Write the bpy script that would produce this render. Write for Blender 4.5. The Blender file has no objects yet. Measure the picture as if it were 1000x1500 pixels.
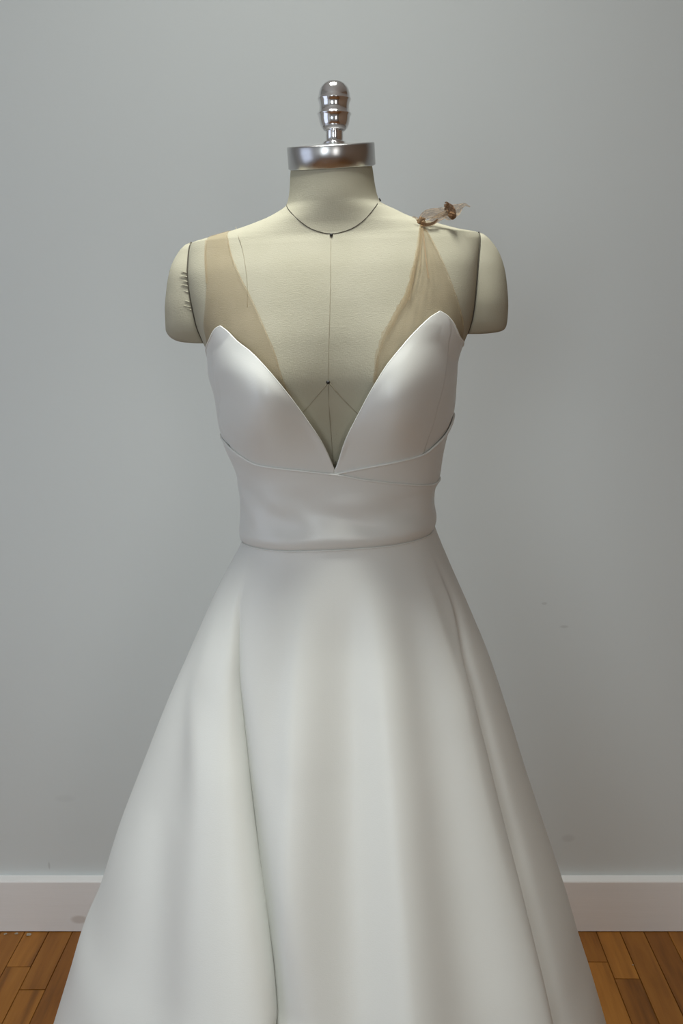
import bpy, bmesh, math, random
import numpy as np
from mathutils import Vector, Matrix
random.seed(7)
SC = bpy.context.scene
COL = SC.collection

# ------------------------------------------------------------------ camera
F, CX, CY = 1300.0, 525.0, 750.0          # focal length and optical axis in pixels of the 1000x1500 frame
PITCH = math.atan(278.0 / F)
CAMZ = 1.46
cam = bpy.data.cameras.new('camera')
cam.sensor_fit = 'AUTO'; cam.sensor_width = 36.0
cam.lens = F / 1500.0 * 36.0
cam.shift_x = -(CX - 500.0) / 1500.0
cam.clip_start = 0.02
camo = bpy.data.objects.new('camera', cam); COL.objects.link(camo)
camo.location = (0, 0, CAMZ)
camo.rotation_euler = (math.pi / 2 - PITCH, 0, 0)
SC.camera = camo

# ------------------------------------------------------------------ world, lights, exposure
world = bpy.data.worlds.new('world'); SC.world = world; world.use_nodes = True
world.node_tree.nodes['Background'].inputs[0].default_value = (0.62, 0.72, 0.9, 1)
world.node_tree.nodes['Background'].inputs[1].default_value = 0.1
SC.view_settings.view_transform = 'Standard'; SC.view_settings.look = 'None'
SC.view_settings.gamma = 1.0; SC.view_settings.use_curve_mapping = False
SC.view_settings.exposure = 0.0

def area(name, loc, target, sx, sy, power, color):
    l = bpy.data.lights.new(name, 'AREA'); l.shape = 'RECTANGLE'
    l.size = sx; l.size_y = sy; l.energy = power; l.color = color
    o = bpy.data.objects.new(name, l); COL.objects.link(o); o.location = loc
    d = Vector(target) - Vector(loc)
    o.rotation_euler = d.to_track_quat('-Z', 'Y').to_euler()
    return o
XL_ROOM, XR_ROOM, YF_ROOM, ZC = -1.9, 2.1, -2.4, 2.75
key = area('ceiling_downlight', (-0.12, 0.93, ZC - 0.05), (-0.12, 0.93, 0), 0.44, 0.44, 5.0, (0.98, 1.0, 0.95))
key.data.spread = math.radians(85)          # a recessed downlight
area('ceiling_light', (-0.12, 1.05, ZC - 0.05), (-0.12, 1.05, 0), 0.30, 0.30, 7.0, (0.98, 1.0, 0.93))
area('window_light_left', (XL_ROOM + 0.06, 0.25, 1.35), (0.6, 0.4, 1.25), 1.2, 1.5, 3.2, (0.70, 0.76, 1.0))
area('window_light_front', (-0.95, YF_ROOM + 0.06, 1.45), (-0.6, 1, 0.9), 0.8, 1.5, 25.0, (0.90, 0.98, 1.0))
area('window_light_front_small', (0.75, YF_ROOM + 0.06, 1.45), (0.4, 1, 1.2), 0.45, 1.5, 9.5, (1.0, 0.96, 0.90))
PI = math.pi
# ------------------------------------------------------------------ numeric helpers
CP, SP = math.cos(PITCH), math.sin(PITCH)
def ray(px, py):
    a = (px - CX) / F; b = -(py - CY) / F
    return np.array([a, CP + b * SP, -SP + b * CP])
def at(px, py, Y):                       # point of the pixel ray at world depth Y
    d = ray(px, py); t = Y / d[1]
    return np.array([d[0] * t, Y, CAMZ + d[2] * t])
def pchip(xs, ys):
    xs = np.asarray(xs, float); ys = np.asarray(ys, float)
    o = np.argsort(xs); xs = xs[o]; ys = ys[o]
    keep = np.concatenate([[True], np.diff(xs) > 1e-6]); xs = xs[keep]; ys = ys[keep]
    h = np.diff(xs); dl = np.diff(ys) / h
    m = np.zeros_like(xs)
    for i in range(1, len(xs) - 1):
        if dl[i-1] * dl[i] > 0:
            w1 = 2*h[i] + h[i-1]; w2 = h[i] + 2*h[i-1]
            m[i] = (w1 + w2) / (w1/dl[i-1] + w2/dl[i])
    m[0] = dl[0]; m[-1] = dl[-1]
    def f(q):
        q = np.asarray(q, float)
        i = np.clip(np.searchsorted(xs, q) - 1, 0, len(xs) - 2)
        t = (q - xs[i]) / h[i]
        lo = q < xs[0]; hi = q > xs[-1]
        t = np.clip(t, 0, 1)
        r = ((1+2*t)*(1-t)**2*ys[i] + t*(1-t)**2*h[i]*m[i] + t*t*(3-2*t)*ys[i+1] + t*t*(t-1)*h[i]*m[i+1])
        r = np.where(lo, ys[0] + (q - xs[0]) * m[0], r)
        return np.where(hi, ys[-1] + (q - xs[-1]) * m[-1], r)
    return f
def sstep(a, b, x):
    t = np.clip((np.asarray(x, float) - a) / (b - a), 0, 1); return t*t*(3-2*t)

# ------------------------------------------------------------------ object helpers
def link(name, me, m=None, parent=None, smooth=True):
    o = bpy.data.objects.new(name, me); COL.objects.link(o)
    if m: me.materials.append(m)
    if smooth:
        me.polygons.foreach_set('use_smooth', [True] * len(me.polygons))
    if parent: 
        o.parent = parent
        o.matrix_parent_inverse = Matrix.Translation(-parent.location)
    return o
def mesh(name, vs, fs):
    me = bpy.data.meshes.new(name)
    me.from_pydata([tuple(map(float, v)) for v in vs], [], fs); me.update(); return me
def grid(name, P, m, parent=None, closed=False, thick=0.0, offset=-1.0):
    nr, nc = P.shape[:2]
    fs = []
    lim = nc if closed else nc - 1
    for r in range(nr - 1):
        for c in range(lim):
            d = (c + 1) % nc
            fs.append((r*nc + c, r*nc + d, (r+1)*nc + d, (r+1)*nc + c))
    me = mesh(name, P.reshape(-1, 3), fs)
    o = link(name, me, m, parent)
    if thick:
        s = o.modifiers.new('thickness', 'SOLIDIFY'); s.thickness = thick; s.offset = offset
    return o
def tube(name, pts, r, m, parent=None, seg=8, taper=None):
    pts = [Vector(p) for p in pts]; vs = []; fs = []
    for i, p in enumerate(pts):
        t = (pts[min(i+1, len(pts)-1)] - pts[max(i-1, 0)]).normalized()
        a = t.cross(Vector((0, 1, 0.3))).normalized(); b = t.cross(a).normalized()
        rr = r * (taper[i] if taper is not None else 1)
        for k in range(seg):
            w = 2*math.pi*k/seg; vs.append(p + a*math.cos(w)*rr + b*math.sin(w)*rr)
    for i in range(len(pts)-1):
        for k in range(seg):
            l = (k+1) % seg; fs.append((i*seg+k, i*seg+l, (i+1)*seg+l, (i+1)*seg+k))
    fs.append(tuple(range(seg))[::-1]); n = len(pts)-1; fs.append(tuple(n*seg+k for k in range(seg)))
    return link(name, mesh(name, vs, fs), m, parent)
def lathe(name, prof, m, parent=None, seg=64, mat=None):
    vs = []; fs = []
    for r, z in prof:
        for k in range(seg):
            w = 2*math.pi*k/seg; v = Vector((r*math.cos(w), r*math.sin(w), z))
            vs.append(mat @ v if mat else v)
    for i in range(len(prof)-1):
        for k in range(seg):
            l = (k+1) % seg; fs.append((i*seg+k, i*seg+l, (i+1)*seg+l, (i+1)*seg+k))
    fs.append(tuple(range(seg))[::-1]); n = len(prof)-1; fs.append(tuple(n*seg+k for k in range(seg)))
    return link(name, mesh(name, vs, fs), m, parent)
def box(name, lo, hi, m, parent=None, bevel=0.0):
    bm = bmesh.new(); bmesh.ops.create_cube(bm, size=1)
    for v in bm.verts:
        for i in range(3): v.co[i] = (lo[i]+hi[i])/2 + v.co[i]*(hi[i]-lo[i])
    if bevel: bmesh.ops.bevel(bm, geom=bm.edges[:], offset=bevel, segments=2, affect='EDGES')
    me = bpy.data.meshes.new(name); bm.to_mesh(me); bm.free()
    return link(name, me, m, parent, smooth=False)
def empty(name, loc, label, cat):
    o = bpy.data.objects.new(name, None); COL.objects.link(o); o.location = loc
    o['label'] = label; o['category'] = cat; o.empty_display_size = 0.1
    return o
def structure(o): o['kind'] = 'structure'; return o

# ------------------------------------------------------------------ materials
def new_mat(name, color=(0.8, 0.8, 0.8), rough=0.5, metal=0.0, spec=0.5):
    m = bpy.data.materials.new(name); m.use_nodes = True
    b = m.node_tree.nodes['Principled BSDF']
    b.inputs['Base Color'].default_value = (*color, 1); b.inputs['Roughness'].default_value = rough
    b.inputs['Metallic'].default_value = metal; b.inputs['Specular IOR Level'].default_value = spec
    return m, m.node_tree, b
def noise(nt, scale, detail=3, vec=None, rough=0.5):
    n = nt.nodes.new('ShaderNodeTexNoise'); n.inputs['Scale'].default_value = scale
    n.inputs['Detail'].default_value = detail; n.inputs['Roughness'].default_value = rough
    if vec: nt.links.new(vec, n.inputs['Vector'])
    return n
def objco(nt, scale=(1, 1, 1)):
    g = nt.nodes.new('ShaderNodeNewGeometry'); mp = nt.nodes.new('ShaderNodeMapping')
    mp.inputs['Scale'].default_value = scale; nt.links.new(g.outputs['Position'], mp.inputs['Vector'])
    return mp.outputs['Vector']
def ramp(nt, src, stops):
    r = nt.nodes.new('ShaderNodeValToRGB'); nt.links.new(src, r.inputs['Fac'])
    e = r.color_ramp.elements
    while len(e) < len(stops): e.new(0.5)
    for i, (p, c) in enumerate(stops): e[i].position = p; e[i].color = (*c, 1)
    return r
def bump(nt, b, src, strength, dist):
    n = nt.nodes.new('ShaderNodeBump'); n.inputs['Strength'].default_value = strength
    n.inputs['Distance'].default_value = dist; nt.links.new(src, n.inputs['Height'])
    nt.links.new(n.outputs['Normal'], b.inputs['Normal'])
def spot_mask(nt, centre, radii, soft=0.5):
    """1 inside an ellipsoid at a place of its own on the surface, 0 outside (a stain)"""
    g = nt.nodes.new('ShaderNodeNewGeometry')
    s = nt.nodes.new('ShaderNodeVectorMath'); s.operation = 'SUBTRACT'; s.inputs[1].default_value = centre
    nt.links.new(g.outputs['Position'], s.inputs[0])
    d = nt.nodes.new('ShaderNodeVectorMath'); d.operation = 'DIVIDE'; d.inputs[1].default_value = radii
    nt.links.new(s.outputs[0], d.inputs[0])
    l = nt.nodes.new('ShaderNodeVectorMath'); l.operation = 'LENGTH'; nt.links.new(d.outputs[0], l.inputs[0])
    mr = nt.nodes.new('ShaderNodeMapRange'); mr.inputs['From Min'].default_value = 1.0
    mr.inputs['From Max'].default_value = 1.0 - soft; nt.links.new(l.outputs['Value'], mr.inputs['Value'])
    return mr.outputs['Result']
def mixcol(nt, fac, c1, c2, amount=1.0):
    x = nt.nodes.new('ShaderNodeMix'); x.data_type = 'RGBA'
    if amount != 1.0:
        mu = nt.nodes.new('ShaderNodeMath'); mu.operation = 'MULTIPLY'; mu.inputs[1].default_value = amount
        nt.links.new(fac, mu.inputs[0]); fac = mu.outputs[0]
    nt.links.new(fac, x.inputs['Factor'])
    for k, c in ((6, c1), (7, c2)):
        if isinstance(c, tuple): x.inputs[k].default_value = (*c, 1)
        else: nt.links.new(c, x.inputs[k])
    return x.outputs[2]

YW, YB = 1.932, 1.910          # wall plane, baseboard face
# wall paint
M_wall, nt, b = new_mat('wall_paint', rough=0.62, spec=0.3)
n = noise(nt, 2.2, 4); r = ramp(nt, n.outputs['Fac'], [(0.3, (0.675, 0.715, 0.715)), (0.7, (0.70, 0.74, 0.74))])
c = r.outputs['Color']
for (px, py, rx, rz, am) in ((797, 884, .008, .004, .2), (826, 918, .012, .004, .2), (832, 1228, .02, .012, .13), (72, 1268, .003, .012, .25), (95, 1170, .03, .012, .06)):
    q = at(px, py, YW)
    c = mixcol(nt, spot_mask(nt, tuple(q), (rx, .05, rz)), c, (0.16, 0.15, 0.14), am)
nt.links.new(c, b.inputs['Base Color'])
n2 = noise(nt, 260, 2); bump(nt, b, n2.outputs['Fac'], 0.12, 0.0015)
# baseboard paint
M_base, nt, b = new_mat('baseboard_paint', rough=0.45, spec=0.4)
n = noise(nt, 9, 4); r = ramp(nt, n.outputs['Fac'], [(0.3, (0.87, 0.86, 0.85)), (0.7, (0.89, 0.88, 0.87))])
q = at(116, 1347, YB)
c = mixcol(nt, spot_mask(nt, tuple(q), (.024, .05, .013), 0.4), r.outputs['Color'], (0.42, 0.34, 0.27), 0.4)
nt.links.new(c, b.inputs['Base Color'])
n2 = noise(nt, 60, 3); bump(nt, b, n2.outputs['Fac'], 0.15, 0.002)
# wood
M_wood, nt, b = new_mat('maple_boards', rough=0.42, spec=0.4)
oi = nt.nodes.new('ShaderNodeObjectInfo')
tc = objco(nt, (26, 2.2, 20))
ad = nt.nodes.new('ShaderNodeVectorMath'); ad.operation = 'ADD'
sc = nt.nodes.new('ShaderNodeVectorMath'); sc.operation = 'SCALE'; sc.inputs[0].default_value = (31, 57, 13)
nt.links.new(oi.outputs['Random'], sc.inputs['Scale']); nt.links.new(tc, ad.inputs[0]); nt.links.new(sc.outputs[0], ad.inputs[1])
n = noise(nt, 1.0, 6, ad.outputs[0], 0.6)
r = ramp(nt, n.outputs['Fac'], [(0.28, (0.15, 0.054, 0.008)), (0.5, (0.33, 0.130, 0.020)), (0.75, (0.43, 0.185, 0.032))])
r2 = ramp(nt, oi.outputs['Random'], [(0.0, (0.70, 0.64, 0.58)), (0.5, (0.92, 0.9, 0.86)), (1.0, (1.15, 1.15, 1.1))])
mu = nt.nodes.new('ShaderNodeMix'); mu.data_type = 'RGBA'; mu.blend_type = 'MULTIPLY'; mu.inputs['Factor'].default_value = 1
nt.links.new(r.outputs['Color'], mu.inputs[6]); nt.links.new(r2.outputs['Color'], mu.inputs[7])
nt.links.new(mu.outputs[2], b.inputs['Base Color']); bump(nt, b, n.outputs['Fac'], 0.08, 0.002)
M_gap, _, _ = new_mat('dark_subfloor', (0.035, 0.018, 0.008), 0.8)
M_ceil, _, _ = new_mat('ceiling_paint', (0.72, 0.71, 0.69), 0.8)
M_side, _, _ = new_mat('side_wall_paint', (0.62, 0.63, 0.64), 0.7)
M_right, nt, b = new_mat('right_wall_wood', (0.34, 0.22, 0.14), 0.55)
M_frame, _, _ = new_mat('window_frame_paint', (0.7, 0.7, 0.7), 0.4)
M_pane, nt, b = new_mat('daylit_pane', (0.7, 0.8, 0.95), 0.1)
b.inputs['Emission Color'].default_value = (0.7, 0.82, 1, 1); b.inputs['Emission Strength'].default_value = 0.5

def cloth_mat(name, ca, cb, rough, scale, bumpd, spec=0.3, sheen=0.0):
    m, nt, b = new_mat(name, rough=rough, spec=spec)
    n = noise(nt, scale, 4, objco(nt, (1, 1, 1)))
    r = ramp(nt, n.outputs['Fac'], [(0.35, ca), (0.65, cb)]); nt.links.new(r.outputs['Color'], b.inputs['Base Color'])
    na = noise(nt, 1.0, 2, objco(nt, (260, 260, 1500))); nb = noise(nt, 1.0, 2, objco(nt, (1500, 1500, 260)))
    mx = nt.nodes.new('ShaderNodeMath'); mx.operation = 'ADD'
    nt.links.new(na.outputs['Fac'], mx.inputs[0]); nt.links.new(nb.outputs['Fac'], mx.inputs[1])
    bump(nt, b, mx.outputs[0], 0.35, bumpd)
    b.inputs['Sheen Weight'].default_value = sheen
    return m
M_linen = cloth_mat('linen_cover', (0.405, 0.385, 0.295), (0.435, 0.415, 0.325), 0.85, 14, 0.0008, 0.15)
M_satin = cloth_mat('ivory_satin', (0.71, 0.72, 0.685), (0.73, 0.74, 0.705), 0.36, 5, 0.00016, 0.7)
M_skirt = cloth_mat('ivory_satin_skirt', (0.725, 0.735, 0.70), (0.745, 0.755, 0.72), 0.45, 5, 0.00018, 0.5)
M_lining = cloth_mat('gown_lining', (0.72, 0.66, 0.50), (0.74, 0.68, 0.52), 0.6, 8, 0.0003)
M_cord, _, _ = new_mat('dark_seam_cord', (0.085, 0.075, 0.055), 0.8)
M_thread, _, _ = new_mat('seam_thread', (0.33, 0.30, 0.22), 0.9)
M_ink, _, _ = new_mat('black_pin', (0.012, 0.012, 0.012), 0.35)
M_iron, _, _ = new_mat('cast_iron', (0.03, 0.03, 0.03), 0.5)
M_chrome, nt, b = new_mat('polished_chrome', (0.86, 0.86, 0.86), 0.13, 1.0)
M_alu, nt, b = new_mat('brushed_steel', (0.55, 0.55, 0.55), 0.26, 1.0)
n = noise(nt, 1.0, 3, objco(nt, (30, 30, 1800))); bump(nt, b, n.outputs['Fac'], 0.08, 0.0004)
def gauze(name, ca, cb, fac):
    m = bpy.data.materials.new(name); m.use_nodes = True; nt = m.node_tree
    nt.nodes.clear(); out = nt.nodes.new('ShaderNodeOutputMaterial')
    d = nt.nodes.new('ShaderNodeBsdfDiffuse'); t = nt.nodes.new('ShaderNodeBsdfTranslucent'); tr = nt.nodes.new('ShaderNodeBsdfTransparent')
    n = noise(nt, 9, 3); r = ramp(nt, n.outputs['Fac'], [(0.3, ca), (0.7, cb)])
    nt.links.new(r.outputs['Color'], d.inputs['Color']); nt.links.new(r.outputs['Color'], t.inputs['Color'])
    m1 = nt.nodes.new('ShaderNodeMixShader'); m1.inputs[0].default_value = 0.3
    nt.links.new(d.outputs[0], m1.inputs[1]); nt.links.new(t.outputs[0], m1.inputs[2])
    m2 = nt.nodes.new('ShaderNodeMixShader'); m2.inputs[0].default_value = fac
    nt.links.new(tr.outputs[0], m2.inputs[1]); nt.links.new(m1.outputs[0], m2.inputs[2])
    nt.links.new(m2.outputs[0], out.inputs['Surface']); return m
M_gauze = gauze('nude_tulle', (0.44, 0.34, 0.20), (0.52, 0.41, 0.26), 0.37)
M_gauze2 = gauze('nude_tulle_gathered', (0.42, 0.30, 0.18), (0.54, 0.41, 0.27), 0.55)
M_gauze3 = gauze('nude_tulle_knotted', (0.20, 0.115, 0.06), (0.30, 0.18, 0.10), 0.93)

# ------------------------------------------------------------------ the room
def baseboard(name, x0, x1):
    # moulded board: flat face, small round-over, nearly flat ledge on top
    prof = [(YB, 0.002), (YB, 0.1355), (YB + .0012, 0.1378), (YB + .004, 0.1388), (YW + .001, 0.1402), (YW + .001, 0.002)]
    vs = [(x, y, z) for x in (x0, x1) for (y, z) in prof]; n = len(prof)
    fs = [(i, (i+1) % n, n + (i+1) % n, n + i) for i in range(n)] + [tuple(range(n))[::-1], tuple(range(n, 2*n))]
    return structure(link(name, mesh(name, vs, fs), M_base, smooth=False))
structure(box('wall_back', (XL_ROOM, YW, 0), (XR_ROOM, YW + .12, ZC), M_wall))
baseboard('baseboard_back', XL_ROOM, XR_ROOM)
structure(box('wall_right', (XR_ROOM, YF_ROOM, 0), (XR_ROOM + .12, YW + .12, ZC), M_right))
structure(box('wall_front', (XL_ROOM, YF_ROOM - .12, 0), (XR_ROOM, YF_ROOM, ZC), M_side))
structure(box('wall_left', (XL_ROOM - .12, YF_ROOM - .12, 0), (XL_ROOM, YW + .12, ZC), M_side))
structure(box('ceiling', (XL_ROOM - .12, YF_ROOM - .12, ZC), (XR_ROOM + .12, YW + .12, ZC + .1), M_ceil))
def window(name, cx_, cy_, cz, w, h, axis):
    e = bpy.data.objects.new(name, None); COL.objects.link(e); e.location = (cx_, cy_, cz); structure(e)
    def bx(nm, u0, u1, z0, z1, d0, d1, m):
        if axis == 'x': box(nm, (cx_ + d0, cy_ + u0, cz + z0), (cx_ + d1, cy_ + u1, cz + z1), m, e)
        else: box(nm, (cx_ + u0, cy_ + d0, cz + z0), (cx_ + u1, cy_ + d1, cz + z1), m, e)
    bx('pane', -w/2, w/2, -h/2, h/2, 0.002, 0.008, M_pane)
    for s in (-1, 1):
        bx('frame_side', s*(w/2 + .035) - .035, s*(w/2 + .035) + .035, -h/2 - .07, h/2 + .07, 0, .035, M_frame)
        bx('frame_rail', -w/2, w/2, s*(h/2 + .035) - .035, s*(h/2 + .035) + .035, 0, .035, M_frame)
    bx('mullion', -w/2, w/2, -.015, .015, .008, .03, M_frame)
window('window_1', XL_ROOM, 0.25, 1.35, 1.2, 1.5, 'x')
window('window_2', -0.95, YF_ROOM, 1.45, 0.8, 1.5, 'y')
window('window_3', 0.75, YF_ROOM, 1.45, 0.45, 1.5, 'y')

# floor: subfloor plus single boards
floor = structure(box('floor', (XL_ROOM, YF_ROOM, -.08), (XR_ROOM, YW, -.012), M_gap))
SCW = F / (YB * CP + CAMZ * SP)                    # pixels per metre along the foot of the wall
BW = 34.86 / SCW
X_SEAM = (106 - CX) / SCW                          # a joint line between two boards
def plank_mesh(var):
    c = 0.0009; hw = BW/2 - 0.00045; L = 0.5; ch = 0.0011 * (1 + .5 * var)
    ez = [0.0004*random.uniform(-1, 1) for _ in range(4)]
    vs = [(-hw, -L, -.012), (hw, -L, -.012), (hw, L, -.012), (-hw, L, -.012),
          (-hw, -L, -ch), (hw, -L, -ch), (hw, L, -ch), (-hw, L, -ch),
          (-hw+c, -L+c, ez[0]), (hw-c, -L+c, ez[1]), (hw-c, L-c, ez[2]), (-hw+c, L-c, ez[3])]
    fs = [(3, 2, 1, 0)]
    for a in (0, 4):
        for i in range(4): j = (i+1) % 4; fs.append((a+i, a+j, a+4+j, a+4+i))
    fs.append((8, 9, 10, 11))
    me = mesh('plank', vs, fs); me.materials.append(M_wood); return me
pm = [plank_mesh(i) for i in range(6)]
def floor_y(px, py):
    d = ray(px, py); t = -CAMZ / d[2]; return d[1]*t
fixed = {-2: [floor_y(30, 1416)], -1: [floor_y(50, 1449.6)], 21: [floor_y(876, 1409)], 22: [floor_y(915, 1433.6)]}
rp = random.Random(11); count = 0
for i in range(-23, 50):
    x = X_SEAM + (i + .5) * BW
    if x - BW/2 < XL_ROOM or x + BW/2 > XR_ROOM: continue
    cuts = [YW - .006]
    if i in fixed: cuts += fixed[i]
    elif i in (-3, 0, 23, 24, 25, 26): cuts.append(YW - rp.uniform(.55, 1.0))
    else: cuts.append(YW - rp.uniform(.15, .9))
    while cuts[-1] > -0.3: cuts.append(cuts[-1] - rp.uniform(.45, 1.1))
    cuts[-1] = -0.42
    for a, bb_ in zip(cuts, cuts[1:]):
        o = bpy.data.objects.new('plank', pm[rp.randrange(6)]); COL.objects.link(o)
        o.location = (x, (a + bb_)/2, rp.uniform(-.0004, .0004)); o.scale = (1, a - bb_ - .0012, 1)
        o.parent = floor; count += 1
me_far = None
vs = []; fs = []
for i in range(-23, 60):                           # boards behind the camera, joined
    x = X_SEAM + (i + .5)*BW; hw = BW/2 - .0005
    if x - BW/2 < XL_ROOM or x + BW/2 > XR_ROOM: continue
    k = len(vs); ytop = -0.4206
    vs += [(x-hw, YF_ROOM, -.012), (x+hw, YF_ROOM, -.012), (x+hw, ytop, -.012), (x-hw, ytop, -.012), (x-hw, YF_ROOM, 0), (x+hw, YF_ROOM, 0), (x+hw, ytop, 0), (x-hw, ytop, 0)]
    fs += [(k+4, k+5, k+6, k+7), (k, k+1, k+5, k+4), (k+1, k+2, k+6, k+5), (k+2, k+3, k+7, k+6), (k+3, k, k+4, k+7)]
far = link('floorboards', mesh('floorboards', vs, fs), M_wood, floor, smooth=False); far['kind'] = 'stuff'

# ------------------------------------------------------------------ body and gown sections
YC = 1.108                        # depth of the form's axis
X0 = at(490, 500, YC)[0]
KS = 0.036                        # the form hangs a little askew: its right side sits higher
def side(pts):
    """outline pixels -> (height on the form, half width) at the axis depth"""
    out = []
    for px, py in pts:
        q = at(px, py, YC); out.append((q[2] - KS*(q[0] - X0), abs(q[0] - X0)))
    return pchip([a for a, _ in out], [b for _, b in out])
def zf_of(py): return at(490, py, YC)[2]
def prof(pts, Y=None):            # (pixel row at the axis depth, metres)
    return pchip([zf_of(p) for p, _ in pts], [v for _, v in pts])
class Form: pass
body = Form()
body.aL = side([(429, 236), (426.5, 246), (425.5,252), (424, 280), (419.5, 301), (400, 315.5), (365, 330.5), (331, 341.5), (303, 349.5), (281, 357), (277, 372), (276, 400), (280, 430), (286, 456), (292, 478), (301, 499), (308, 520), (309, 545), (317, 580), (323, 620), (331, 650), (348, 690), (354, 712), (357, 760), (357, 800), (350, 830), (335, 870)])
body.aR = side([(541, 230), (543.5, 238), (545.5, 247), (548.5, 268), (556, 295), (580, 308), (607, 319.8), (638, 327), (674, 336.3), (700, 341.5), (704, 352), (700, 386), (695, 437), (690, 465), (684, 484), (676, 504), (669, 526), (665, 560), (661, 596), (655, 628), (642, 660), (636, 700), (632, 760), (632, 790), (640, 830), (655, 870)])
body.bf = prof([(228, .038), (240, .0435), (248, .0470), (262, .0510), (300, .0545), (330, .054), (345, .0560), (360, .063), (400, .083), (450, .101), (500, .113), (545, .117), (575, .113), (620, .100), (680, .092), (800, .090), (860, .10)])
body.bb = prof([(228, .045), (255, .052), (290, .060), (330, .072), (400, .100), (480, .108), (600, .098), (800, .088), (860, .11)])
body.n = prof([(236, 2.0), (300, 2.0), (345, 2.15), (400, 2.7), (480, 2.8), (560, 2.4), (700, 2.2), (860, 2.1)])
body.bust = 0.020; body.off = 0.0
gown = Form()
gown.aL = side([(273.7, 400), (285.7, 440), (295.7, 470), (305.4, 500), (309.2, 534), (318.5, 561), (323.7, 580), (324.0, 610), (328.0, 628), (335.9, 651), (352.3, 689), (354.9, 712), (355.9, 745), (356.0, 773), (355.0, 800), (354.0, 815)])
gown.aR = side([(696.8, 386), (692.8, 437), (686.8, 470), (672.6, 500), (668.7, 526), (666.3, 560), (663.3, 596), (658.1, 615), (652.1, 632), (644.5, 668), (639.8, 700), (635.6, 712), (634.8, 745), (635.1, 769), (635.6, 790), (637.6, 805)])
gown.bf = prof([(400, .090), (450, .106), (500, .120), (560, .124), (600, .121), (650, .109), (690, .101), (710, .099), (760, .1005), (790, .103), (815, .103)])
gown.bb = prof([(400, .10), (500, .112), (600, .104), (800, .095)])
gown.n = prof([(400, 2.7), (500, 2.6), (600, 2.35), (700, 2.2), (815, 2.15)])
gown.bust = 0.034; gown.off = 0.0
ZB = zf_of(572)
def bustf(s, x, z):
    xx = np.abs(x - X0)
    g = np.where(z > ZB, np.exp(-((z - ZB)/.066)**2), np.exp(-((z - ZB)/.052)**2))
    return s.bust * np.exp(-((xx - .078)/.046)**2) * g
def front_y(s, x, z):
    x = np.asarray(x, float); z = np.asarray(z, float)
    a = np.where(x < X0, s.aL(z), s.aR(z)); n = s.n(z)
    r = np.clip(np.abs(x - X0)/a, 0, .99999)
    return YC - s.bf(z)*(1 - r**n)**(1/n) - bustf(s, x, z)
def back_y(s, x, z):
    a = np.where(x < X0, s.aL(z), s.aR(z)); n = s.n(z)
    r = np.clip(np.abs(x - X0)/a, 0, .99999)
    return YC + s.bb(z)*(1 - r**n)**(1/n)
def gown_front(x, z): return np.minimum(front_y(gown, x, z), front_y(body, x, z) - .0035)
def surf(s, u, z, off=0.0):
    """u: 0 front, +-pi/2 sides, pi back ; z height on the form (before the skew)"""
    u, z = np.broadcast_arrays(np.asarray(u, float), np.asarray(z, float))
    su, cu = np.sin(u), np.cos(u); n = s.n(z)
    a = np.where(su < 0, s.aL(z), s.aR(z)) + off
    x = X0 + a*np.sign(su)*np.abs(su)**(2/n)
    b = np.where(cu > 0, s.bf(z), s.bb(z)) + off
    y = YC - b*np.sign(cu)*np.abs(cu)**(2/n)
    y = y - np.where(cu > 0, bustf(s, x, z)*np.minimum(1, np.maximum(cu, 0)*4), 0)
    if s is gown:
        fb = front_y(body, x, z) - .0035 - off
        inside = (np.abs(x - X0) < np.where(su < 0, body.aL(z), body.aR(z)))
        y = np.where((cu > 0) & inside, np.minimum(y, fb), y)
    return np.stack([x, y, z + KS*(x - X0)], -1)
def hit(fr, px, py):
    """where the pixel's ray meets a front surface: (x, z on the form)"""
    y = YC - .08
    for _ in range(60):
        q = at(px, py, y); z = q[2] - KS*(q[0] - X0)
        y2 = float(fr(q[0], z)); y = y*.5 + y2*.5
    q = at(px, py, y); return q[0], q[2] - KS*(q[0] - X0), y
def u_of(s, x, z):
    a = float(s.aL(z) if x < X0 else s.aR(z)); r = min(abs(x - X0)/a, .9999)
    return math.copysign(math.asin(r**(float(s.n(z))/2)), x - X0)
def curve_u(s, fr, pts, ext=()):
    us = []; zs = []
    for px, py in pts:
        x, z, y = hit(fr, px, py); us.append(u_of(s, x, z)); zs.append(z)
    for u, py in ext: us.append(u); zs.append(zf_of(py))
    return pchip(us, zs), us, zs
def on_body(pts, lift, s=body, fr=None, sub=6):
    fr = fr or (lambda x, z: front_y(body, x, z)); raw = []
    for px, py in pts:
        x, z, y = hit(fr, px, py); raw.append((x, y - lift, z + KS*(x - X0)))
    raw = np.array(raw); t = np.arange(len(raw)); tt = np.linspace(0, len(raw)-1, (len(raw)-1)*sub + 1)
    return np.stack([pchip(t, raw[:, k])(tt) for k in range(3)], -1)

# ------------------------------------------------------------------ the dress form
form = empty('dress_form', (X0, YC, 0), 'cream linen dress form with chrome knob and capped shoulders, wearing the white gown', 'dress form')
z_top = zf_of(238); z_low = zf_of(870)
zs = np.concatenate([np.linspace(z_low, zf_of(370), 90), np.linspace(zf_of(369), zf_of(300), 80), np.linspace(zf_of(299), z_top, 24)])
us = np.linspace(-math.pi, math.pi, 240, endpoint=False)
U, Z = np.meshgrid(us, zs)
P = surf(body, U, Z)
torso = grid('torso', P, M_linen, form, closed=True)
# closed bottom
bp = [tuple(p) for p in P[0]]; link('torso_base', mesh('torso_base', [ (p[0], p[1], P[0][:, 2].mean()) for p in bp], [tuple(range(len(bp)))]), M_linen, form, smooth=False)

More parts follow.
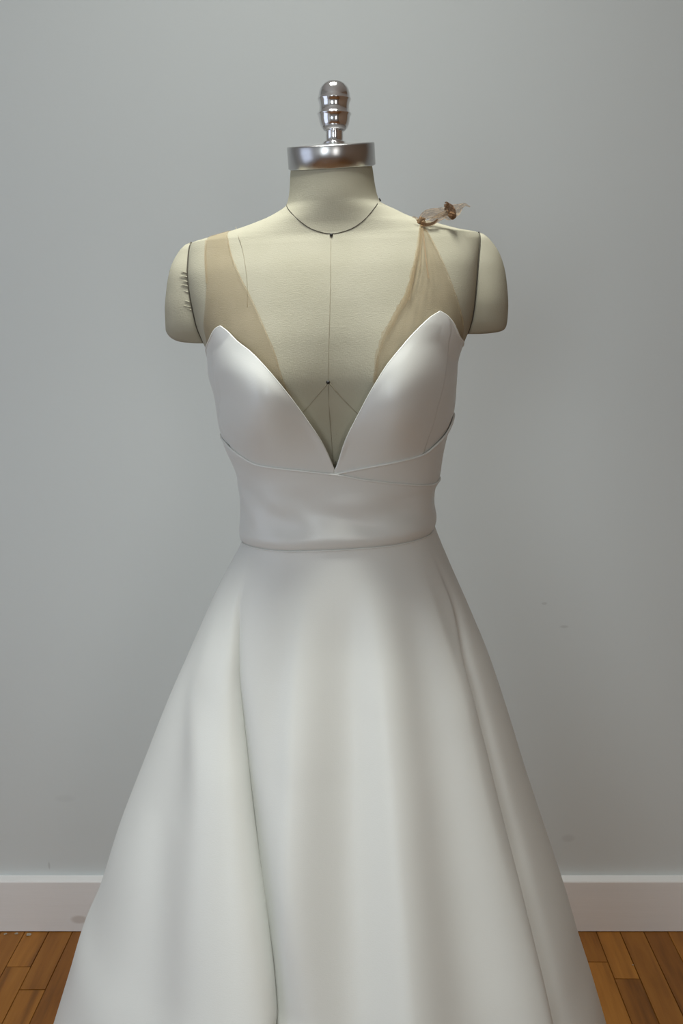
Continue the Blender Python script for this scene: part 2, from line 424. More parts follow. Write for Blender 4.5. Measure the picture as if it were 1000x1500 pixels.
def arm_plate(sgn, seam, outline, label):
    """the rounded cap that closes an armhole: D-shaped slices from the seam outwards"""
    sx = pchip([at(*p, YC)[2] for p in seam], [at(*p, YC)[0] for p in seam])
    oz = [at(*p, YC)[2] for p in outline]; ox = [at(*p, YC)[0] for p in outline]
    of = pchip(oz, ox)
    zt, zb = max(oz), min(oz)
    t = np.linspace(0, 1, 60); zz = zb + (zt - zb)*(0.5 - 0.5*np.cos(math.pi*t))
    ph = np.linspace(-math.pi/2, math.pi/2, 48)
    rows = []
    for z in zz:
        x0 = float(sx(z)); w = abs(float(of(z)) - x0)
        zf = z - KS*(x0 - X0)
        yf = float(front_y(body, x0, zf)); yb = float(back_y(body, x0, zf))
        k = min(1.0, ((z - zb)/(.014)) ** .5) if z < zb + .014 else 1.0     # rounded under edge
        yf2 = YC + (yf - YC)*(0.80 + .20*k) - .0008; yb2 = YC + (yb - YC)*(0.80 + .2*k) + .0008
        row = []
        for a in ph:
            c = max(math.cos(a), 0)**0.85; s_ = math.sin(a)
            y = YC + (-(yf2 - YC)*-s_ if s_ < 0 else (yb2 - YC)*s_)
            if s_ < 0: y = YC + (YC - yf2)*s_
            row.append((x0 + sgn*(w*c + .0004), y, z + .0*c))
        rows.append(row)
    P = np.array(rows)
    nr, nc = P.shape[:2]
    vs = list(P.reshape(-1, 3)); fs = []
    for r_ in range(nr-1):
        for c_ in range(nc-1):
            q = (r_*nc+c_, r_*nc+c_+1, (r_+1)*nc+c_+1, (r_+1)*nc+c_)
            fs.append(q if sgn > 0 else q[::-1])
        q = (r_*nc, (r_+1)*nc, (r_+1)*nc+nc-1, r_*nc+nc-1); fs.append(q if sgn > 0 else q[::-1])
    fs.append(tuple(range(nc))[::-1] if sgn > 0 else tuple(range(nc))); top = tuple((nr-1)*nc + k for k in range(nc)); fs.append(top if sgn > 0 else top[::-1])
    o = link('arm_plate', mesh('arm_plate', vs, fs), M_linen, form)
    # dark cord in the seam round the plate
    loop = [P[r_, 0] + np.array([0, -.0006, 0]) for r_ in range(1, nr)] + [P[r_, -1] + np.array([0, .0006, 0]) for r_ in range(nr-1, 0, -1)]
    tube('arm_seam', loop, .0006, M_cord, form, 6)
    return o
SEAM_L = [(280.5, 354.5), (280, 375), (281, 399), (285, 429), (291, 456), (296, 477), (303, 500), (304, 504)]
OUT_L = [(281, 355), (276, 356.5), (270.5, 360), (260, 373), (250, 396), (245, 426), (243, 456), (244, 483), (247, 490), (251, 494.5), (258, 498.5), (267, 501), (284, 502.5)]
SEAM_R = [(700.6, 339.5), (699, 360), (695.6, 386), (690, 437), (686, 465), (682, 482), (680, 490)]
OUT_R = [(700.5, 340), (707, 343), (718, 353), (732, 375), (739, 400), (742, 425.6), (743, 450), (742, 467), (740.5, 477), (738, 482), (732, 485.5), (722, 487.5), (706, 489)]
arm_plate(-1, SEAM_L, OUT_L, '')
arm_plate(1, SEAM_R, OUT_R, '')

# gathers of the left cap's cover beside its seam
for i, (py, ln) in enumerate([(402, 9), (408, 12), (415, 8), (421, 11), (430, 7), (444, 9), (451, 12), (455, 8)]):
    pts = []; xs = np.interp(py, [p[1] for p in SEAM_L], [p[0] for p in SEAM_L]); q = at(xs, py, YC); x0 = q[0]; zf = q[2] - KS*(x0 - X0)
    yf = float(front_y(body, x0, zf)); w = abs(at(np.interp(py, [p[1] for p in OUT_L[::1]][:9], [p[0] for p in OUT_L][:9]), py, YC)[0] - x0)
    for k in range(6):
        f = (.03 + ln*.00085*k/5/w)
        pts.append((x0 - w*f, YC - (YC - yf)*math.sqrt(1 - f**2.35) - .0007, q[2] + .0005*k))
    tube('gather', pts, .0008, M_linen, form, 6, taper=[1, 1, .9, .7, .4, .05])

# seams and pins
nl = []
for px, py in [(419.5, 300), (422, 306), (427, 313), (440, 325.5), (460, 337.5), (485, 343), (510, 337.5), (531, 325.5), (545, 311), (551, 303), (555.5, 296)]:
    q = at(px, py, YC - .054*math.sqrt(max(0, 1 - ((px - 487.5)/68.5)**2))); zq = q[2] - KS*(q[0] - X0)
    nl.append((q[0], float(front_y(body, q[0], zq)) - .0002, q[2]))
nl = np.array(nl); tt = np.linspace(0, 10, 90)
nl = list(np.stack([pchip(np.arange(11), nl[:, k])(tt) for k in range(3)], -1))
a, b_ = nl[0], nl[-1]
for w in np.linspace(0, PI, 30)[1:-1]:
    c = (1 + math.cos(w))/2; nl.append((b_[0]*c + a[0]*(1-c), YC + .062*math.sin(w), b_[2]*c + a[2]*(1-c) + .008*math.sin(w)))
nl.append(nl[0]); tube('neck_seam', nl, .0005, M_cord, form, 6)
tube('front_seam', on_body([(484.5, 345), (484, 400), (483, 450), (481.5, 500), (480.5, 556), (482, 600), (485, 640), (489, 690)], .0001), .00042, M_thread, form, 5)
tube('bust_seam', on_body([(480, 561), (466, 578), (454, 592), (442, 606), (430, 618)], .0001), .0007, M_thread, form, 5)
tube('bust_seam', on_body([(482, 561), (495, 577), (509, 592), (522, 605), (535, 618)], .0001), .0007, M_thread, form, 5)
tube('princess_seam', on_body([(345, 332), (349, 346), (355, 366), (360, 396), (362, 420), (362, 450)], .0001), .0004, M_thread, form, 5)
for (px, py, r_) in ((485, 344.5, .0017), (480.3, 560, .0019)):
    q = on_body([(px, py), (px + .01, py)], .001)[0]
    o = lathe('pin', [(0.0002, -.002), (r_, -.0012), (r_*1.1, 0), (r_, .0012), (.0002, .0022)], M_ink, form, 14, Matrix.Translation(Vector(q)) @ Matrix.Rotation(math.pi/2, 4, 'X'))
tube('pin', [at(554, 291, YC), at(555.5, 293, YC), at(556.5, 295, YC)], .0016, M_ink, form, 8)

# neck cap and knob (tipped a little forward with the neck, left side low)
cc = Vector(at(485.2, 228.5, YC - .004))
TILT = Matrix.Translation(cc) @ Matrix.Rotation(math.radians(-3.2), 4, 'Y') @ Matrix.Rotation(math.radians(11), 4, 'X')
R_ = .0512; h = .0128
lathe('neck_cap', [(.001, -h), (R_ - .0015, -h), (R_, -h + .0012), (R_, h - .0018), (R_ - .0006, h - .0006), (R_ - .0022, h), (R_*.6, h + .0008), (.001, h + .001)], M_alu, form, 96, TILT)
TK = Matrix.Translation(Vector(at(489.8, 212.5, YC - .004))) @ Matrix.Rotation(math.radians(1.0), 4, 'X')
s_ = at(490, 180, YC)[2] - at(490, 181, YC)[2]
kp = [(.5, 212.5), (17, 212.3), (17.4, 210), (16.5, 208.3), (13, 207.8), (12.7, 206), (12.7, 193.5), (13.4, 192)]
sx_ = at(491, 190, YC)[0] - at(490, 190, YC)[0]
lathe('knob_post', [(r_*sx_, (212.5 - y)*s_) for r_, y in kp], M_chrome, form, 48, TK)
kb = [(1, 193), (13.5, 192.6), (16, 191), (19, 187.5), (21.2, 182.5), (22.3, 177), (22.9, 171), (24.4, 168.5), (24.8, 167.3), (23.6, 166), (22.2, 163), (21.6, 158.5), (21.7, 154), (22.7, 149.5), (24.3, 146.6), (24.4, 145.6), (23.1, 144.3), (22.9, 141), (22.3, 136.5), (20.7, 131), (18, 126.5), (14.3, 122.8), (9.5, 120.4), (4.5, 119.4), (.3, 119.2)]
lathe('knob', [(r_*sx_, (212.5 - y)*s_) for r_, y in kb], M_chrome, form, 96, TK)
# stand under the gown
zb = float(P[0][:, 2].mean())
zb = zf_of(870)
lathe('stand_pole', [(.001, .04), (.017, .04), (.017, zb + .01), (.001, zb + .01)], M_iron, form, 24, Matrix.Translation((X0, YC, 0)))
lathe('stand_base', [(.001, 0.002), (.19, .002), (.2, .01), (.2, .02), (.12, .035), (.03, .055), (.001, .055)], M_iron, form, 48, Matrix.Translation((X0, YC, 0)))

# ------------------------------------------------------------------ the gown
dress = empty('wedding_gown', (X0, YC, 0), 'ivory satin wedding gown with plunging neckline and full skirt on the dress form', 'gown')
gf = lambda x, z: float(gown_front(x, z))
NECK_L = [(489, 689), (487, 684), (471, 649), (450, 617), (443, 607), (427, 585), (408, 561), (392, 542), (367.7, 516.5), (346, 499), (331, 484), (323, 478)]
ARM_L = [(323, 478), (316, 482), (311, 489.5), (306, 500)]
NECK_R = [(491, 689), (494, 682), (507, 643.6), (528, 602), (547, 567), (567, 535), (592, 504), (614, 480), (631, 464.5), (643.8, 456.5)]
ARM_R = [(643.8, 456.5), (653, 462), (660.6, 470), (668, 483), (673, 494)]
SEAM1 = [(333, 650), (353, 667), (376, 680), (405, 685.5), (433, 688.5), (490, 695), (528, 702), (585, 709), (615.6, 711), (634, 709)]
SEAM2 = [(491, 694), (528, 686.5), (585, 675.5), (619, 665.5), (636, 652), (652, 634)]
WAIST = [(354, 791), (361, 797.6), (384, 803.5), (414, 806.5), (471, 805.5), (528, 802.6), (585, 796.5), (615, 789), (631, 781)]
PI = math.pi
c_nl, unl, znl = curve_u(gown, gf, NECK_L); c_nr, unr, znr = curve_u(gown, gf, NECK_R)
c_al, ual, zal = curve_u(gown, gf, ARM_L, [(-PI*.5, 520), (-PI*.62, 548), (-PI, 560)])
c_ar, uar, zar = curve_u(gown, gf, ARM_R, [(PI*.5, 512), (PI*.62, 548), (PI, 560)])
c_s1, us1, zs1 = curve_u(gown, gf, SEAM1, [(-PI*.5, 628), (-PI*.75, 645), (-PI, 680), (PI*.5, 704), (PI*.75, 690), (PI, 680)])
c_s2, us2, zs2 = curve_u(gown, gf, SEAM2, [(PI*.5, 612), (PI*.75, 640), (PI, 680)])
c_w, usw, zsw = curve_u(gown, gf, WAIST, [(-PI*.5, 779), (-PI*.8, 760), (-PI, 757), (PI*.5, 767), (PI*.8, 757), (PI, 757)])
upl, upr = unl[-1], unr[-1]
uV = u_of(gown, *hit(gf, 490, 691)[:2])
def topf(u):
    u = np.asarray(u, float)
    z = np.where(u < uV, np.where(u > upl, c_nl(u), c_al(u)), np.where(u < upr, c_nr(u), c_ar(u)))
    return z
def panel(name, us, top, bot, m, tuck=(.002, .002), lift=0.001, nrow=70, label=None, puff=None, thick=.0012):
    us = np.asarray(us); T = top(us); B = bot(us); T = np.maximum(T, B + .0003)
    v = np.linspace(0, 1, nrow); v = .5 - .5*np.cos(v*PI)*.999; v = (v - v[0])/(v[-1] - v[0])
    Z = B[None] + (T - B)[None]*v[:, None]; U = np.broadcast_to(us[None], Z.shape)
    dT = T[None] - Z; dB = Z - B[None]
    off = lift - tuck[0]*np.exp(-dT/.004) - tuck[1]*np.exp(-dB/.004)
    if puff is not None: off = off + puff(U, Z, dT, dB)
    P = surf(gown, U, Z, off)
    o = grid(name, P, m, dress, thick=thick, offset=-1)
    if label: o['label'] = label
    return o, P
def dense(a, b, n, *pts):
    u = np.linspace(a, b, n); return np.unique(np.concatenate([u, np.array(pts)]))
# soft horizontal drag lines in the satin
def drag(U, Z, dT, dB):
    return .0010*np.sin(U*5.0 + Z*70)*np.exp(-((U)/1.2)**2)*sstep(0, .02, dT)*sstep(0, .02, dB)
def princess(pts):
    d = [hit(gf, *p) for p in pts]; f = pchip([z for _, z, _ in d], [u_of(gown, x, z) for x, z, _ in d])
    return f
prL = princess([(311, 490), (312, 510), (313, 540), (319, 580), (325, 612), (332, 640)])
prR = princess([(660, 474), (659, 495), (656, 518), (647, 574), (640, 602), (630, 635)])
def cup_shape(U, Z, dT, dB):
    us_ = np.where(U < 0, prL(Z), prR(Z)); d = (np.abs(U) - np.abs(us_))*.13
    return drag(U, Z, dT, dB) - .0011*np.exp(-(d/.0022)**2) - .0012*sstep(-.001, .004, d)
cupL, PL = panel('bodice_cup', dense(-1.62, uV, 170, upl), topf, c_s1, M_satin, tuck=(.0, .0004), lift=.0016, puff=cup_shape, thick=.002)
cupR, PR = panel('bodice_cup', dense(uV, 1.62, 170, upr), topf, c_s2, M_satin, tuck=(.0, .0004), lift=.0016, puff=cup_shape, thick=.002)
backp = lambda sgn: panel('bodice_back', np.linspace(1.62, PI, 60)*sgn if sgn > 0 else np.linspace(-PI, -1.62, 60), topf, c_s1 if sgn < 0 else c_s2, M_satin, lift=.0012)
backp(1); backp(-1)
def bandpuff(U, Z, dT, dB):
    h = dT + dB; t = dB/np.maximum(h, 1e-4)
    return .0030*np.clip(np.cos(U)*1.6, .1, 1)*np.exp(-((dB - .012)/.010)**2) - .0026*np.exp(-((dB-.038)/.013)**2)*(.6 + .4*np.sin(U*2.2 + .6)) + .0012*np.sin(U*9 + 110*Z)*np.sin(PI*t)*np.exp(-((t-.4)/.3)**2) + .0011*np.sin(U*3.1 + 1.0 + 40*Z)*np.sin(PI*t) + .0008*np.sin(U*7 - 70*Z)*np.sin(PI*t)
panel('midriff_band', np.linspace(-PI, PI, 420), c_s1, c_w, M_satin, tuck=(.0, .0040), lift=.0030, puff=bandpuff)
panel('crossover_panel', np.linspace(uV, PI, 220), c_s2, c_s1, M_satin, tuck=(.0, .0012), lift=.0026)

def seam_tube(name, c, a, b, r_, lift, m, n=160, taper_ends=False):
    u = np.linspace(a, b, n); P = surf(gown, u, c(u), lift)
    tp = np.minimum(1, np.minimum(np.arange(n), np.arange(n)[::-1])/6 + .15) if taper_ends else None
    return tube(name, P, r_, m, dress, 8, tp)
seam_tube('seam_fold', c_s1, -PI, PI, .0015, .0027, M_satin, 400)
seam_tube('seam_fold', c_s2, uV, PI, .0015, .0025, M_satin, 200, True)
o = seam_tube('neckline_edge', topf, -1.62, uV, .0011, .0004, M_satin, 320)
o = seam_tube('neckline_edge', topf, uV, 1.62, .0011, .0004, M_satin, 320)
# ---- the skirt
def sk_pt(px, py):                       # tangent point of a round skirt seen along this ray
    q = at(px, py, YC); X = q[0]; A = X0
    for _ in range(20):
        d = math.hypot(X, YC); R = abs((q[0]) - X0)
        phi = math.atan2(abs(q[0]), YC)
        break
    # exact: circle of radius R centred (X0,YC) tangent to the ray through (q.x, YC)
    ang = math.atan2(q[0], YC); R = abs(X0*math.cos(ang) - YC*math.sin(ang))
    ty = YC - R*abs(math.sin(ang)); 
    z = at(px, py, ty)[2]
    return z, R
SKL = [(350, 790), (331, 832), (318, 861.6), (278, 957.6), (242, 1045), (209, 1135), (168.5, 1250), (135, 1366), (111, 1432), (93.5, 1500)]
SKR = [(641, 772), (647, 793), (661.2, 833), (687, 895), (716, 967), (744.2, 1053.6), (771, 1145), (792.5, 1215), (835.2, 1356), (853, 1424), (874.5, 1500)]
def skside(pts):
    d = [sk_pt(*p) for p in pts]; z = [a for a, _ in d]; r = [b for _, b in d]
    sl = (r[-1] - r[-3])/(z[-1] - z[-3]); z.append(.02); r.append(r[-2 + 1] + sl*.9*(.02 - z[-2]))
    return pchip(z, r)
skL, skR = skside(SKL), skside(SKR)
zw0 = zf_of(790)
def skF(z): return .1045 + .40*(zw0 - z)
def skB(z): return .100 + .42*(zw0 - z)
def sk_n(z): return 2.0 + .2*np.exp(-(zw0 - z)/.1)
def sk_front(x, z):
    a = np.where(x < X0, skL(z), skR(z)); r = np.clip(np.abs(x - X0)/a, 0, .9999); n = sk_n(z)
    return YC - skF(z)*(1 - r**n)**(1/n)
def hit_sk(px, py):
    y = YC - .2
    for _ in range(80):
        q = at(px, py, y); y = .6*y + .4*float(sk_front(q[0], q[2]))
    q = at(px, py, y); a = float(skL(q[2]) if q[0] < X0 else skR(q[2]))
    r = min(abs(q[0] - X0)/a, .995); u = math.copysign(math.asin(r**(float(sk_n(q[2]))/2)), q[0] - X0)
    return u, q[2]
def path_u(pts):
    d = [hit_sk(*p) for p in pts]; d.sort(key=lambda t: t[1])
    z = [b for _, b in d]; u = [a for a, _ in d]
    f = pchip(z, u)
    lo, hi, ulo, uhi = z[0], z[-1], u[0], u[-1]
    return lambda q: np.where(q < lo, ulo, np.where(q > hi, uhi, f(q)))
# folds: (path, radial amplitude, half width, top height where it starts as pixel row, full by row, lean)
E1 = [(343, 880), (344, 986), (349, 1049), (354.6, 1135), (361, 1202), (370, 1284), (380, 1356), (392, 1442), (398, 1500)]
E2 = [(644, 809), (666, 871), (692, 996), (721, 1116), (750, 1236), (769, 1332), (802, 1490)]
E1s, E2s = [(x - 24*min(1, (y - 860)/160), y) for x, y in E1], [(x - 9, y) for x, y in E2]
def shift(pts, dx): return [(x + dx*(i+3)/(len(pts)+2), y) for i, (x, y) in enumerate(pts)]
FOLDS = [
    # path, amp, width_left, width_right, start row, full row
    (shift(E1s, -12), .012, .050, .009, 830, 1050),
    (shift(E1s, 12), -.026, .012, .026, 840, 1150),
    ([(450, 830), (446, 900), (438, 996), (431, 1164), (424, 1308), (420, 1500)], .014, .018, .040, 820, 1150),
    ([(505, 860), (515, 960), (512, 1100), (508, 1300), (505, 1500)], -.012, .036, .034, 820, 980),
    ([(545, 850), (560, 986), (572, 1116), (588, 1300), (604, 1490)], .015, .024, .042, 830, 1050),
    ([(596, 880), (620, 1000), (640, 1116), (660, 1300), (680, 1490)], -.010, .035, .035, 850, 1050),
    ([(620, 840), (650, 960), (684, 1116), (715, 1250), (740, 1350), (772, 1490)], .018, .038, .020, 820, 1100),
    (shift(E2s, 8), -.016, .011, .018, 800, 1150),
    ([(235, 1200), (225, 1350), (215, 1500)], -.006, .04, .04, 1000, 1300),
    ([(290, 1000), (300, 1150), (296, 1300), (290, 1500)], .005, .030, .030, 900, 1200),
]
LEANS = [(shift(E1s, -7), .022, .014, 810, 1000), (shift(E2s, -6), .012, .018, 820, 1150)]
NC, NR = 1100, 190
# columns denser in front
t = np.linspace(-PI, PI, NC, endpoint=False); us = t - .45*np.sin(t)
vv = np.linspace(0, 1, NR)**1.15
zw = c_w(((us + PI) % (2*PI)) - PI)
Zb = zw[None]*(1 - vv[:, None]) + .012*vv[:, None]
Zb = np.broadcast_to(Zb, (NR, NC)).copy()
U = np.broadcast_to(us[None], Zb.shape).copy()
def zrow(py):                               # height of the skirt's front at a picture row
    return hit_sk(520, py)[1] if py > 840 else hit_sk(520, 840)[1] + (840 - py)*.0008
Rm = np.where(np.cos(U) > 0, (skF(Zb) + skL(Zb))/2, .3)
ZW = Zb
D = np.zeros_like(Zb); TU = np.zeros_like(Zb)
for pts, amp, wl, wr, y0, y1 in FOLDS:
    pu = path_u(pts)(Zb); d = (U - pu)*Rm
    w = np.where(d < 0, wl, wr); s = sstep(0, 1, (zrow(y0) - Zb)/(zrow(y0) - zrow(y1)))
    grow = 1 + 1.1*np.clip((zrow(y1) - Zb)/.6, 0, 1)
    D += amp*s*grow*np.exp(-(d/(w*(.6 + .4*s)*grow))**2)
for pts, L, w, y0, y1 in LEANS:
    pu = path_u(pts)(Zb); d = (U - pu)*Rm
    s = sstep(0, 1, (zrow(y0) - Zb)/(zrow(y0) - zrow(y1)))
    TU += L*s*np.exp(-(d/w)**2)/Rm
# folds round the back
bk = np.clip(-np.cos(U) - .1, 0, 1); D += bk*.035*np.sin(U*9 + 1)*sstep(0, .5, zw0 - Zb)
Uo = U + TU
su, cu = np.sin(Uo), np.cos(Uo); n_ = sk_n(Zb)
A = np.where(su < 0, skL(Zb), skR(Zb)) + D*.8; B = np.where(cu > 0, skF(Zb), skB(Zb)) + D
X = X0 + A*np.sign(su)*np.abs(su)**(2/n_); Y = YC - B*np.sign(cu)*np.abs(cu)**(2/n_)
# top rows start at the waist seam under the band
wst = surf(gown, us, zw, -.0005)
k = np.exp(-(vv*1.15/.018))[:, None]
X = X*(1-k) + wst[:, 0][None]*k; Y = Y*(1-k) + wst[:, 1][None]*k
zlin = KS*(wst[:, 0] - X0)
Zo = Zb + (zlin[None])*np.exp(-((zw[None] - Zb)/.10))
Ps = np.stack([X, Y, Zo], -1)
skirt = grid('skirt', Ps[::-1], M_skirt, dress, closed=True)
tube('waist_seam', list(surf(gown, np.linspace(-PI, PI, 300), c_w(np.linspace(-PI, PI, 300)), .0003) + np.array([0, 0, -.0012])), .0009, M_satin, dress, 8)

# ---- sheer straps
def strap(name, left, right, lift, label, m, bottom_extra=0, over=True, wob=0.0, back=True, cols=30, rows=70):
    """left/right: edge pixels from the cup upwards to the shoulder ridge"""
    bfy = lambda x, z: float(front_y(body, x, z))
    def edge(pts):
        o = []
        for px, py in pts:
            x, z, y = hit(bfy, px, py); o.append((x, z))
        o = np.array(o); s = np.concatenate([[0], np.cumsum(np.hypot(*np.diff(o, axis=0).T))]); s /= s[-1]
        return pchip(s, o[:, 0]), pchip(s, o[:, 1])
    lx, lz = edge(left); rx, rz = edge(right)
    rowsP = []
    for t in np.linspace(0, 1, rows):
        c = np.linspace(0, 1, cols)
        x = lx(t)*(1-c) + rx(t)*c; z = lz(t)*(1-c) + rz(t)*c
        w = wob*np.sin(c*17 + t*6)*.5 + wob*np.sin(c*31 - t*9)*.3
        y = front_y(body, x, z) - lift - np.abs(w)*(.3 + .7*t)
        rowsP.append(np.stack([x, y, z + KS*(x - X0)], -1))
    if over:                               # over the shoulder and down the back
        x = rowsP[-1][:, 0]; z0 = rowsP[-1][:, 2] - KS*(x - X0)
        # ridge height for each x
        zg = np.linspace(zf_of(420), zf_of(300), 400)
        aa = np.where(x[0] < X0, body.aL(zg), body.aR(zg))
        ridge = np.array([zg[np.where(aa >= abs(xx - X0))[0].max()] for xx in x])
        for t in np.linspace(0.1, 1, 14):
            z = z0 + (ridge - z0)*math.sin(t*PI/2)
            y = front_y(body, x, z)*1.0 - lift*(1 - t)
            yb = front_y(body, x, z); mid = YC
            y = yb + (mid - yb)*max(0, (t - .7)/.3)*.9 - lift*(1-t)
            rowsP.append(np.stack([x, y, z + KS*(x - X0) + .0012*t], -1))
        for t in np.linspace(.08, 1, 24):
            z = ridge - t*.16; xx = X0 + (x - X0)*(1 + .05*t)
            y = back_y(body, xx, z) + lift
            rowsP.append(np.stack([xx, y, z + KS*(xx - X0)], -1))
    P = np.array(rowsP)
    o = grid(name, P, m, dress); o['label'] = label
    return P
PSL = strap('sheer_strap', [(304, 522), (302, 500), (298, 478), (300, 450), (302, 420), (300.7, 395), (300.5, 369), (303, 352)],
      [(440, 604), (416, 561), (403, 518), (392, 492), (381, 466.6), (365, 431.5), (349, 399), (338, 370), (333, 345)], .0016,
      'flat sheer tan strap laid smoothly over the shoulder', M_gauze)
PSR = strap('sheer_strap', [(541, 582), (546, 563), (550, 532), (558, 501), (575, 462), (592, 431), (603, 400), (611.6, 364), (615.5, 329)],
      [(676, 512), (677, 500), (679, 478), (670, 442), (654, 398), (637, 361), (620, 329.5)], .0018,
      'sheer tan strap gathered up into a knot', M_gauze, over=False, wob=.0022, cols=60)
# raw edges and gathers of the tulle, a doubled thickness each
def strip(pts, w, m, lift=.0030, name='tulle_edge', jag=0.0, wv=None):
    c = on_body(pts, lift); n = len(c); rr = random.Random(len(pts)*7 + int(pts[0][0]))
    rows_ = []
    for i in range(n):
        tg = c[min(i+1, n-1)] - c[max(i-1, 0)]; tg /= np.linalg.norm(tg)
        nrm = np.cross(tg, [0, 1, 0]); nrm /= np.linalg.norm(nrm)
        ww = w*(wv[min(int(i/6), len(wv)-1)] if wv else 1)
        j = rr.uniform(-jag, jag)
        rows_.append([c[i] - nrm*(ww/2) + nrm*j, c[i] + nrm*(ww/2) + nrm*j*.5])
    return grid(name, np.array(rows_), m, dress)
strip([(333, 345), (338, 370), (349, 399), (365, 431.5), (381, 466.6), (392, 492), (403, 518), (416, 561), (436, 597)], .0014, M_gauze, jag=.0006)
strip([(302, 352), (301, 369), (302, 395), (303, 415)], .0025, M_gauze)
strip([(617, 330), (613, 364), (606, 395), (598, 425), (592, 440), (583, 455), (573, 474), (562, 492), (553, 520), (548, 560)], .0055, M_gauze, jag=.0011, wv=[.5, .7, 1, 1.1, 1.3, 1.2, 1.3, 1, .8])
strip([(616, 330), (611, 364), (606, 390), (601, 420), (598, 440)], .0035, M_gauze, .0042)
strip([(618, 332), (621, 360), (624, 385), (627, 408)], .0018, M_gauze2, .0042, 'gather_fold')
strip([(617.5, 332), (617, 350), (615, 372), (614, 395)], .0016, M_gauze, .0040, 'gather_fold')
strip([(620, 331), (637, 361), (654, 398), (670, 442), (678, 476)], .0016, M_gauze, .0034)

# knot and its tails above the shoulder: crumpled ribbons of tulle
YK = float(front_y(body, at(617, 327, YC)[0], zf_of(333))) - .010
def ribbon(name, pts, widths, m, crumple=.0015, seed=1, cols=14, twist=0.0, cup=.5):
    """pts: (px,py,Y) ; widths in pixels; a creased band of cloth with depth"""
    rr = random.Random(seed)
    C = np.array([at(a, b_, c_) for a, b_, c_ in pts]); t = np.arange(len(C)); tt = np.linspace(0, len(C)-1, (len(C)-1)*9 + 1)
    C = np.stack([pchip(t, C[:, k])(tt) for k in range(3)], -1); W = pchip(t, np.array(widths)*s_)(tt)
    ph = [rr.uniform(0, 6) for _ in range(6)]
    W = W*1.25; rows_ = []
    for i in range(len(C)):
        tg = C[min(i+1, len(C)-1)] - C[max(i-1, 0)]; tg /= np.linalg.norm(tg) + 1e-9
        up = np.cross(tg, [0, 1, 0]); up /= np.linalg.norm(up); dp = np.cross(up, tg)
        a = twist*i/len(C); u1 = up*math.cos(a) + dp*math.sin(a); d1 = dp*math.cos(a) - up*math.sin(a)
        row = []
        for k in range(cols):
            c = k/(cols-1)*2 - 1
            cr = crumple*(math.sin(c*7 + ph[0] + i*.22) + .7*math.sin(c*13 + ph[1] - i*.31) + .5*math.sin(i*.8 + ph[2] + c*3))
            cr *= min(1, W[i]/.006)
            row.append(C[i] + u1*(c*W[i]/2 + .25*cr) + d1*(cup*W[i]*(1 - c*c)*.5 + cr))
        rows_.append(row)
    return grid(name, np.array(rows_), m, knot)
knot = link('strap_knot', mesh('strap_knot', [(0, 0, 0)], []), None, dress)   # replaced below
bpy.data.objects.remove(knot)
def blob(name, centre, rx, ry, rz, m, parent, seed=0, ang=0.0, amp=.22):
    bm = bmesh.new(); bmesh.ops.create_icosphere(bm, subdivisions=4, radius=1); rr = random.Random(seed)
    p = [rr.uniform(0, 6) for _ in range(4)]
    R = Matrix.Rotation(ang, 4, 'Y')
    for v in bm.verts:
        c = v.co.copy()
        w = 1 + amp*(math.sin(c.x*5 + c.z*4 + p[0])*.5 + math.sin(c.z*9 - c.x*3 + p[1])*.4 + math.sin(c.y*7 + c.z*5 + p[2])*.3)
        v.co = Vector(centre) + (R @ Vector((c.x*rx*w, c.y*ry*w, c.z*rz*w)))
    me = bpy.data.meshes.new(name); bm.to_mesh(me); bm.free(); return link(name, me, m, parent)
knot = blob('strap_knot', at(616, 325.5, YK + .006), .0048, .006, .0062, M_gauze3, dress, 3, .3)
knot['label'] = 'tight brown tulle knot on top of the shoulder'
Y1 = YK - .003
ribbon('knot_loop', [(615, 323, Y1), (622, 316, Y1), (632, 312.5, Y1 + .004), (643, 311.5, Y1 + .006), (652, 310, Y1 + .006), (657, 308, Y1 + .006)], [5, 10, 12, 12, 10, 11], M_gauze2, .0010, 2)
ribbon('knot_loop', [(618, 328, Y1 - .002), (628, 327, Y1 - .003), (637, 322, Y1), (646, 317, Y1 + .003), (656, 311, Y1 + .004)], [6, 8, 9, 9, 8], M_gauze2, .0008, 5)
ribbon('knot_tail', [(616, 327, Y1 - .004), (624, 329, Y1 - .005), (634, 327, Y1 - .003), (641, 321, Y1)], [5, 4, 3.5, 2], M_gauze3, .0005, 6)
ribbon('knot_tail', [(614, 324, Y1), (609, 319.5, Y1), (604, 317.5, Y1)], [5, 3, 1.5], M_gauze2, .0004, 7)
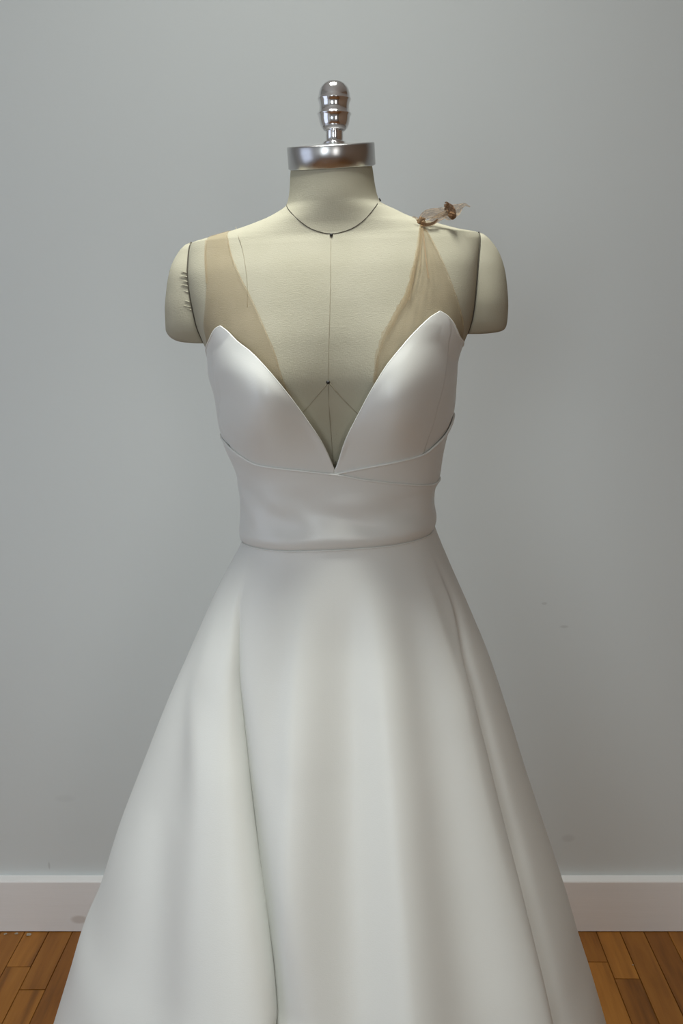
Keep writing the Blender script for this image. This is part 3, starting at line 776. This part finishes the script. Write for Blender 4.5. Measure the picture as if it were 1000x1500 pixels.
ribbon('tail_crumple', [(650, 304, Y1 + .006), (656, 303, Y1 + .004), (661, 309, Y1 + .002), (663, 316, Y1 + .002), (660, 320, Y1 + .003)], [7, 9, 10, 8, 5], M_gauze3, .0011, 8)
ribbon('tail_crumple', [(650, 312, Y1 + .006), (656, 316, Y1 + .004), (663, 317, Y1 + .004), (668, 314, Y1 + .006)], [8, 10, 8, 5], M_gauze2, .0010, 9)
ribbon('tail_crumple', [(654, 304, Y1 + .004), (656, 299, Y1 + .003), (653, 296.5, Y1 + .004), (651, 298, Y1 + .005)], [5, 3, 2, 1], M_gauze3, .0004, 10)
blob('tail_crumple', at(661.5, 315.5, Y1 + .001), .0042, .003, .0036, M_gauze3, knot, 12, .5)
ribbon('tail_end', [(659, 311, Y1 + .004), (666, 308, Y1 + .006), (673, 303.5, Y1 + .008), (681, 300, Y1 + .01), (688.5, 303, Y1 + .011)], [13, 15, 9, 4, 1], M_gauze2, .0008, 11, cup=.2)

# ------------------------------------------------------------------ crumbs on the floor
def crumb(px, py, size, label, m, seed, group=None):
    d = ray(px, py); t = -(CAMZ - size*.35)/d[2]; q = d*t
    bm = bmesh.new(); bmesh.ops.create_icosphere(bm, subdivisions=2, radius=1); rr = random.Random(seed)
    for v in bm.verts:
        k = 1 + rr.uniform(-.4, .4); v.co = Vector((v.co.x*size*k*1.4, v.co.y*size*k, max(v.co.z, -.8)*size*.45*k))
        
    me = bpy.data.meshes.new('plaster_crumb'); bm.to_mesh(me); bm.free()
    o = link('plaster_crumb', me, m, None, smooth=False); o.location = (q[0], q[1], size*.45)
    o['label'] = label; o['category'] = 'crumb'
    if group: o['group'] = group
    return o
M_plaster, _, _ = new_mat('plaster', (0.40, 0.34, 0.27), 0.9)
crumb(926.5, 1413.5, .0016, 'tiny white crumb on a dark board to the right of the skirt', M_plaster, 4)
crumb(42, 1369, .004, 'largest flat grey plaster chip by the baseboard left of the gown', M_plaster, 5, 'plaster chips along the baseboard')
crumb(24, 1367.5, .003, 'middle small plaster chip by the baseboard left of the gown', M_plaster, 6, 'plaster chips along the baseboard')
crumb(8, 1368, .003, 'leftmost plaster chip by the baseboard at the picture edge', M_plaster, 7, 'plaster chips along the baseboard')
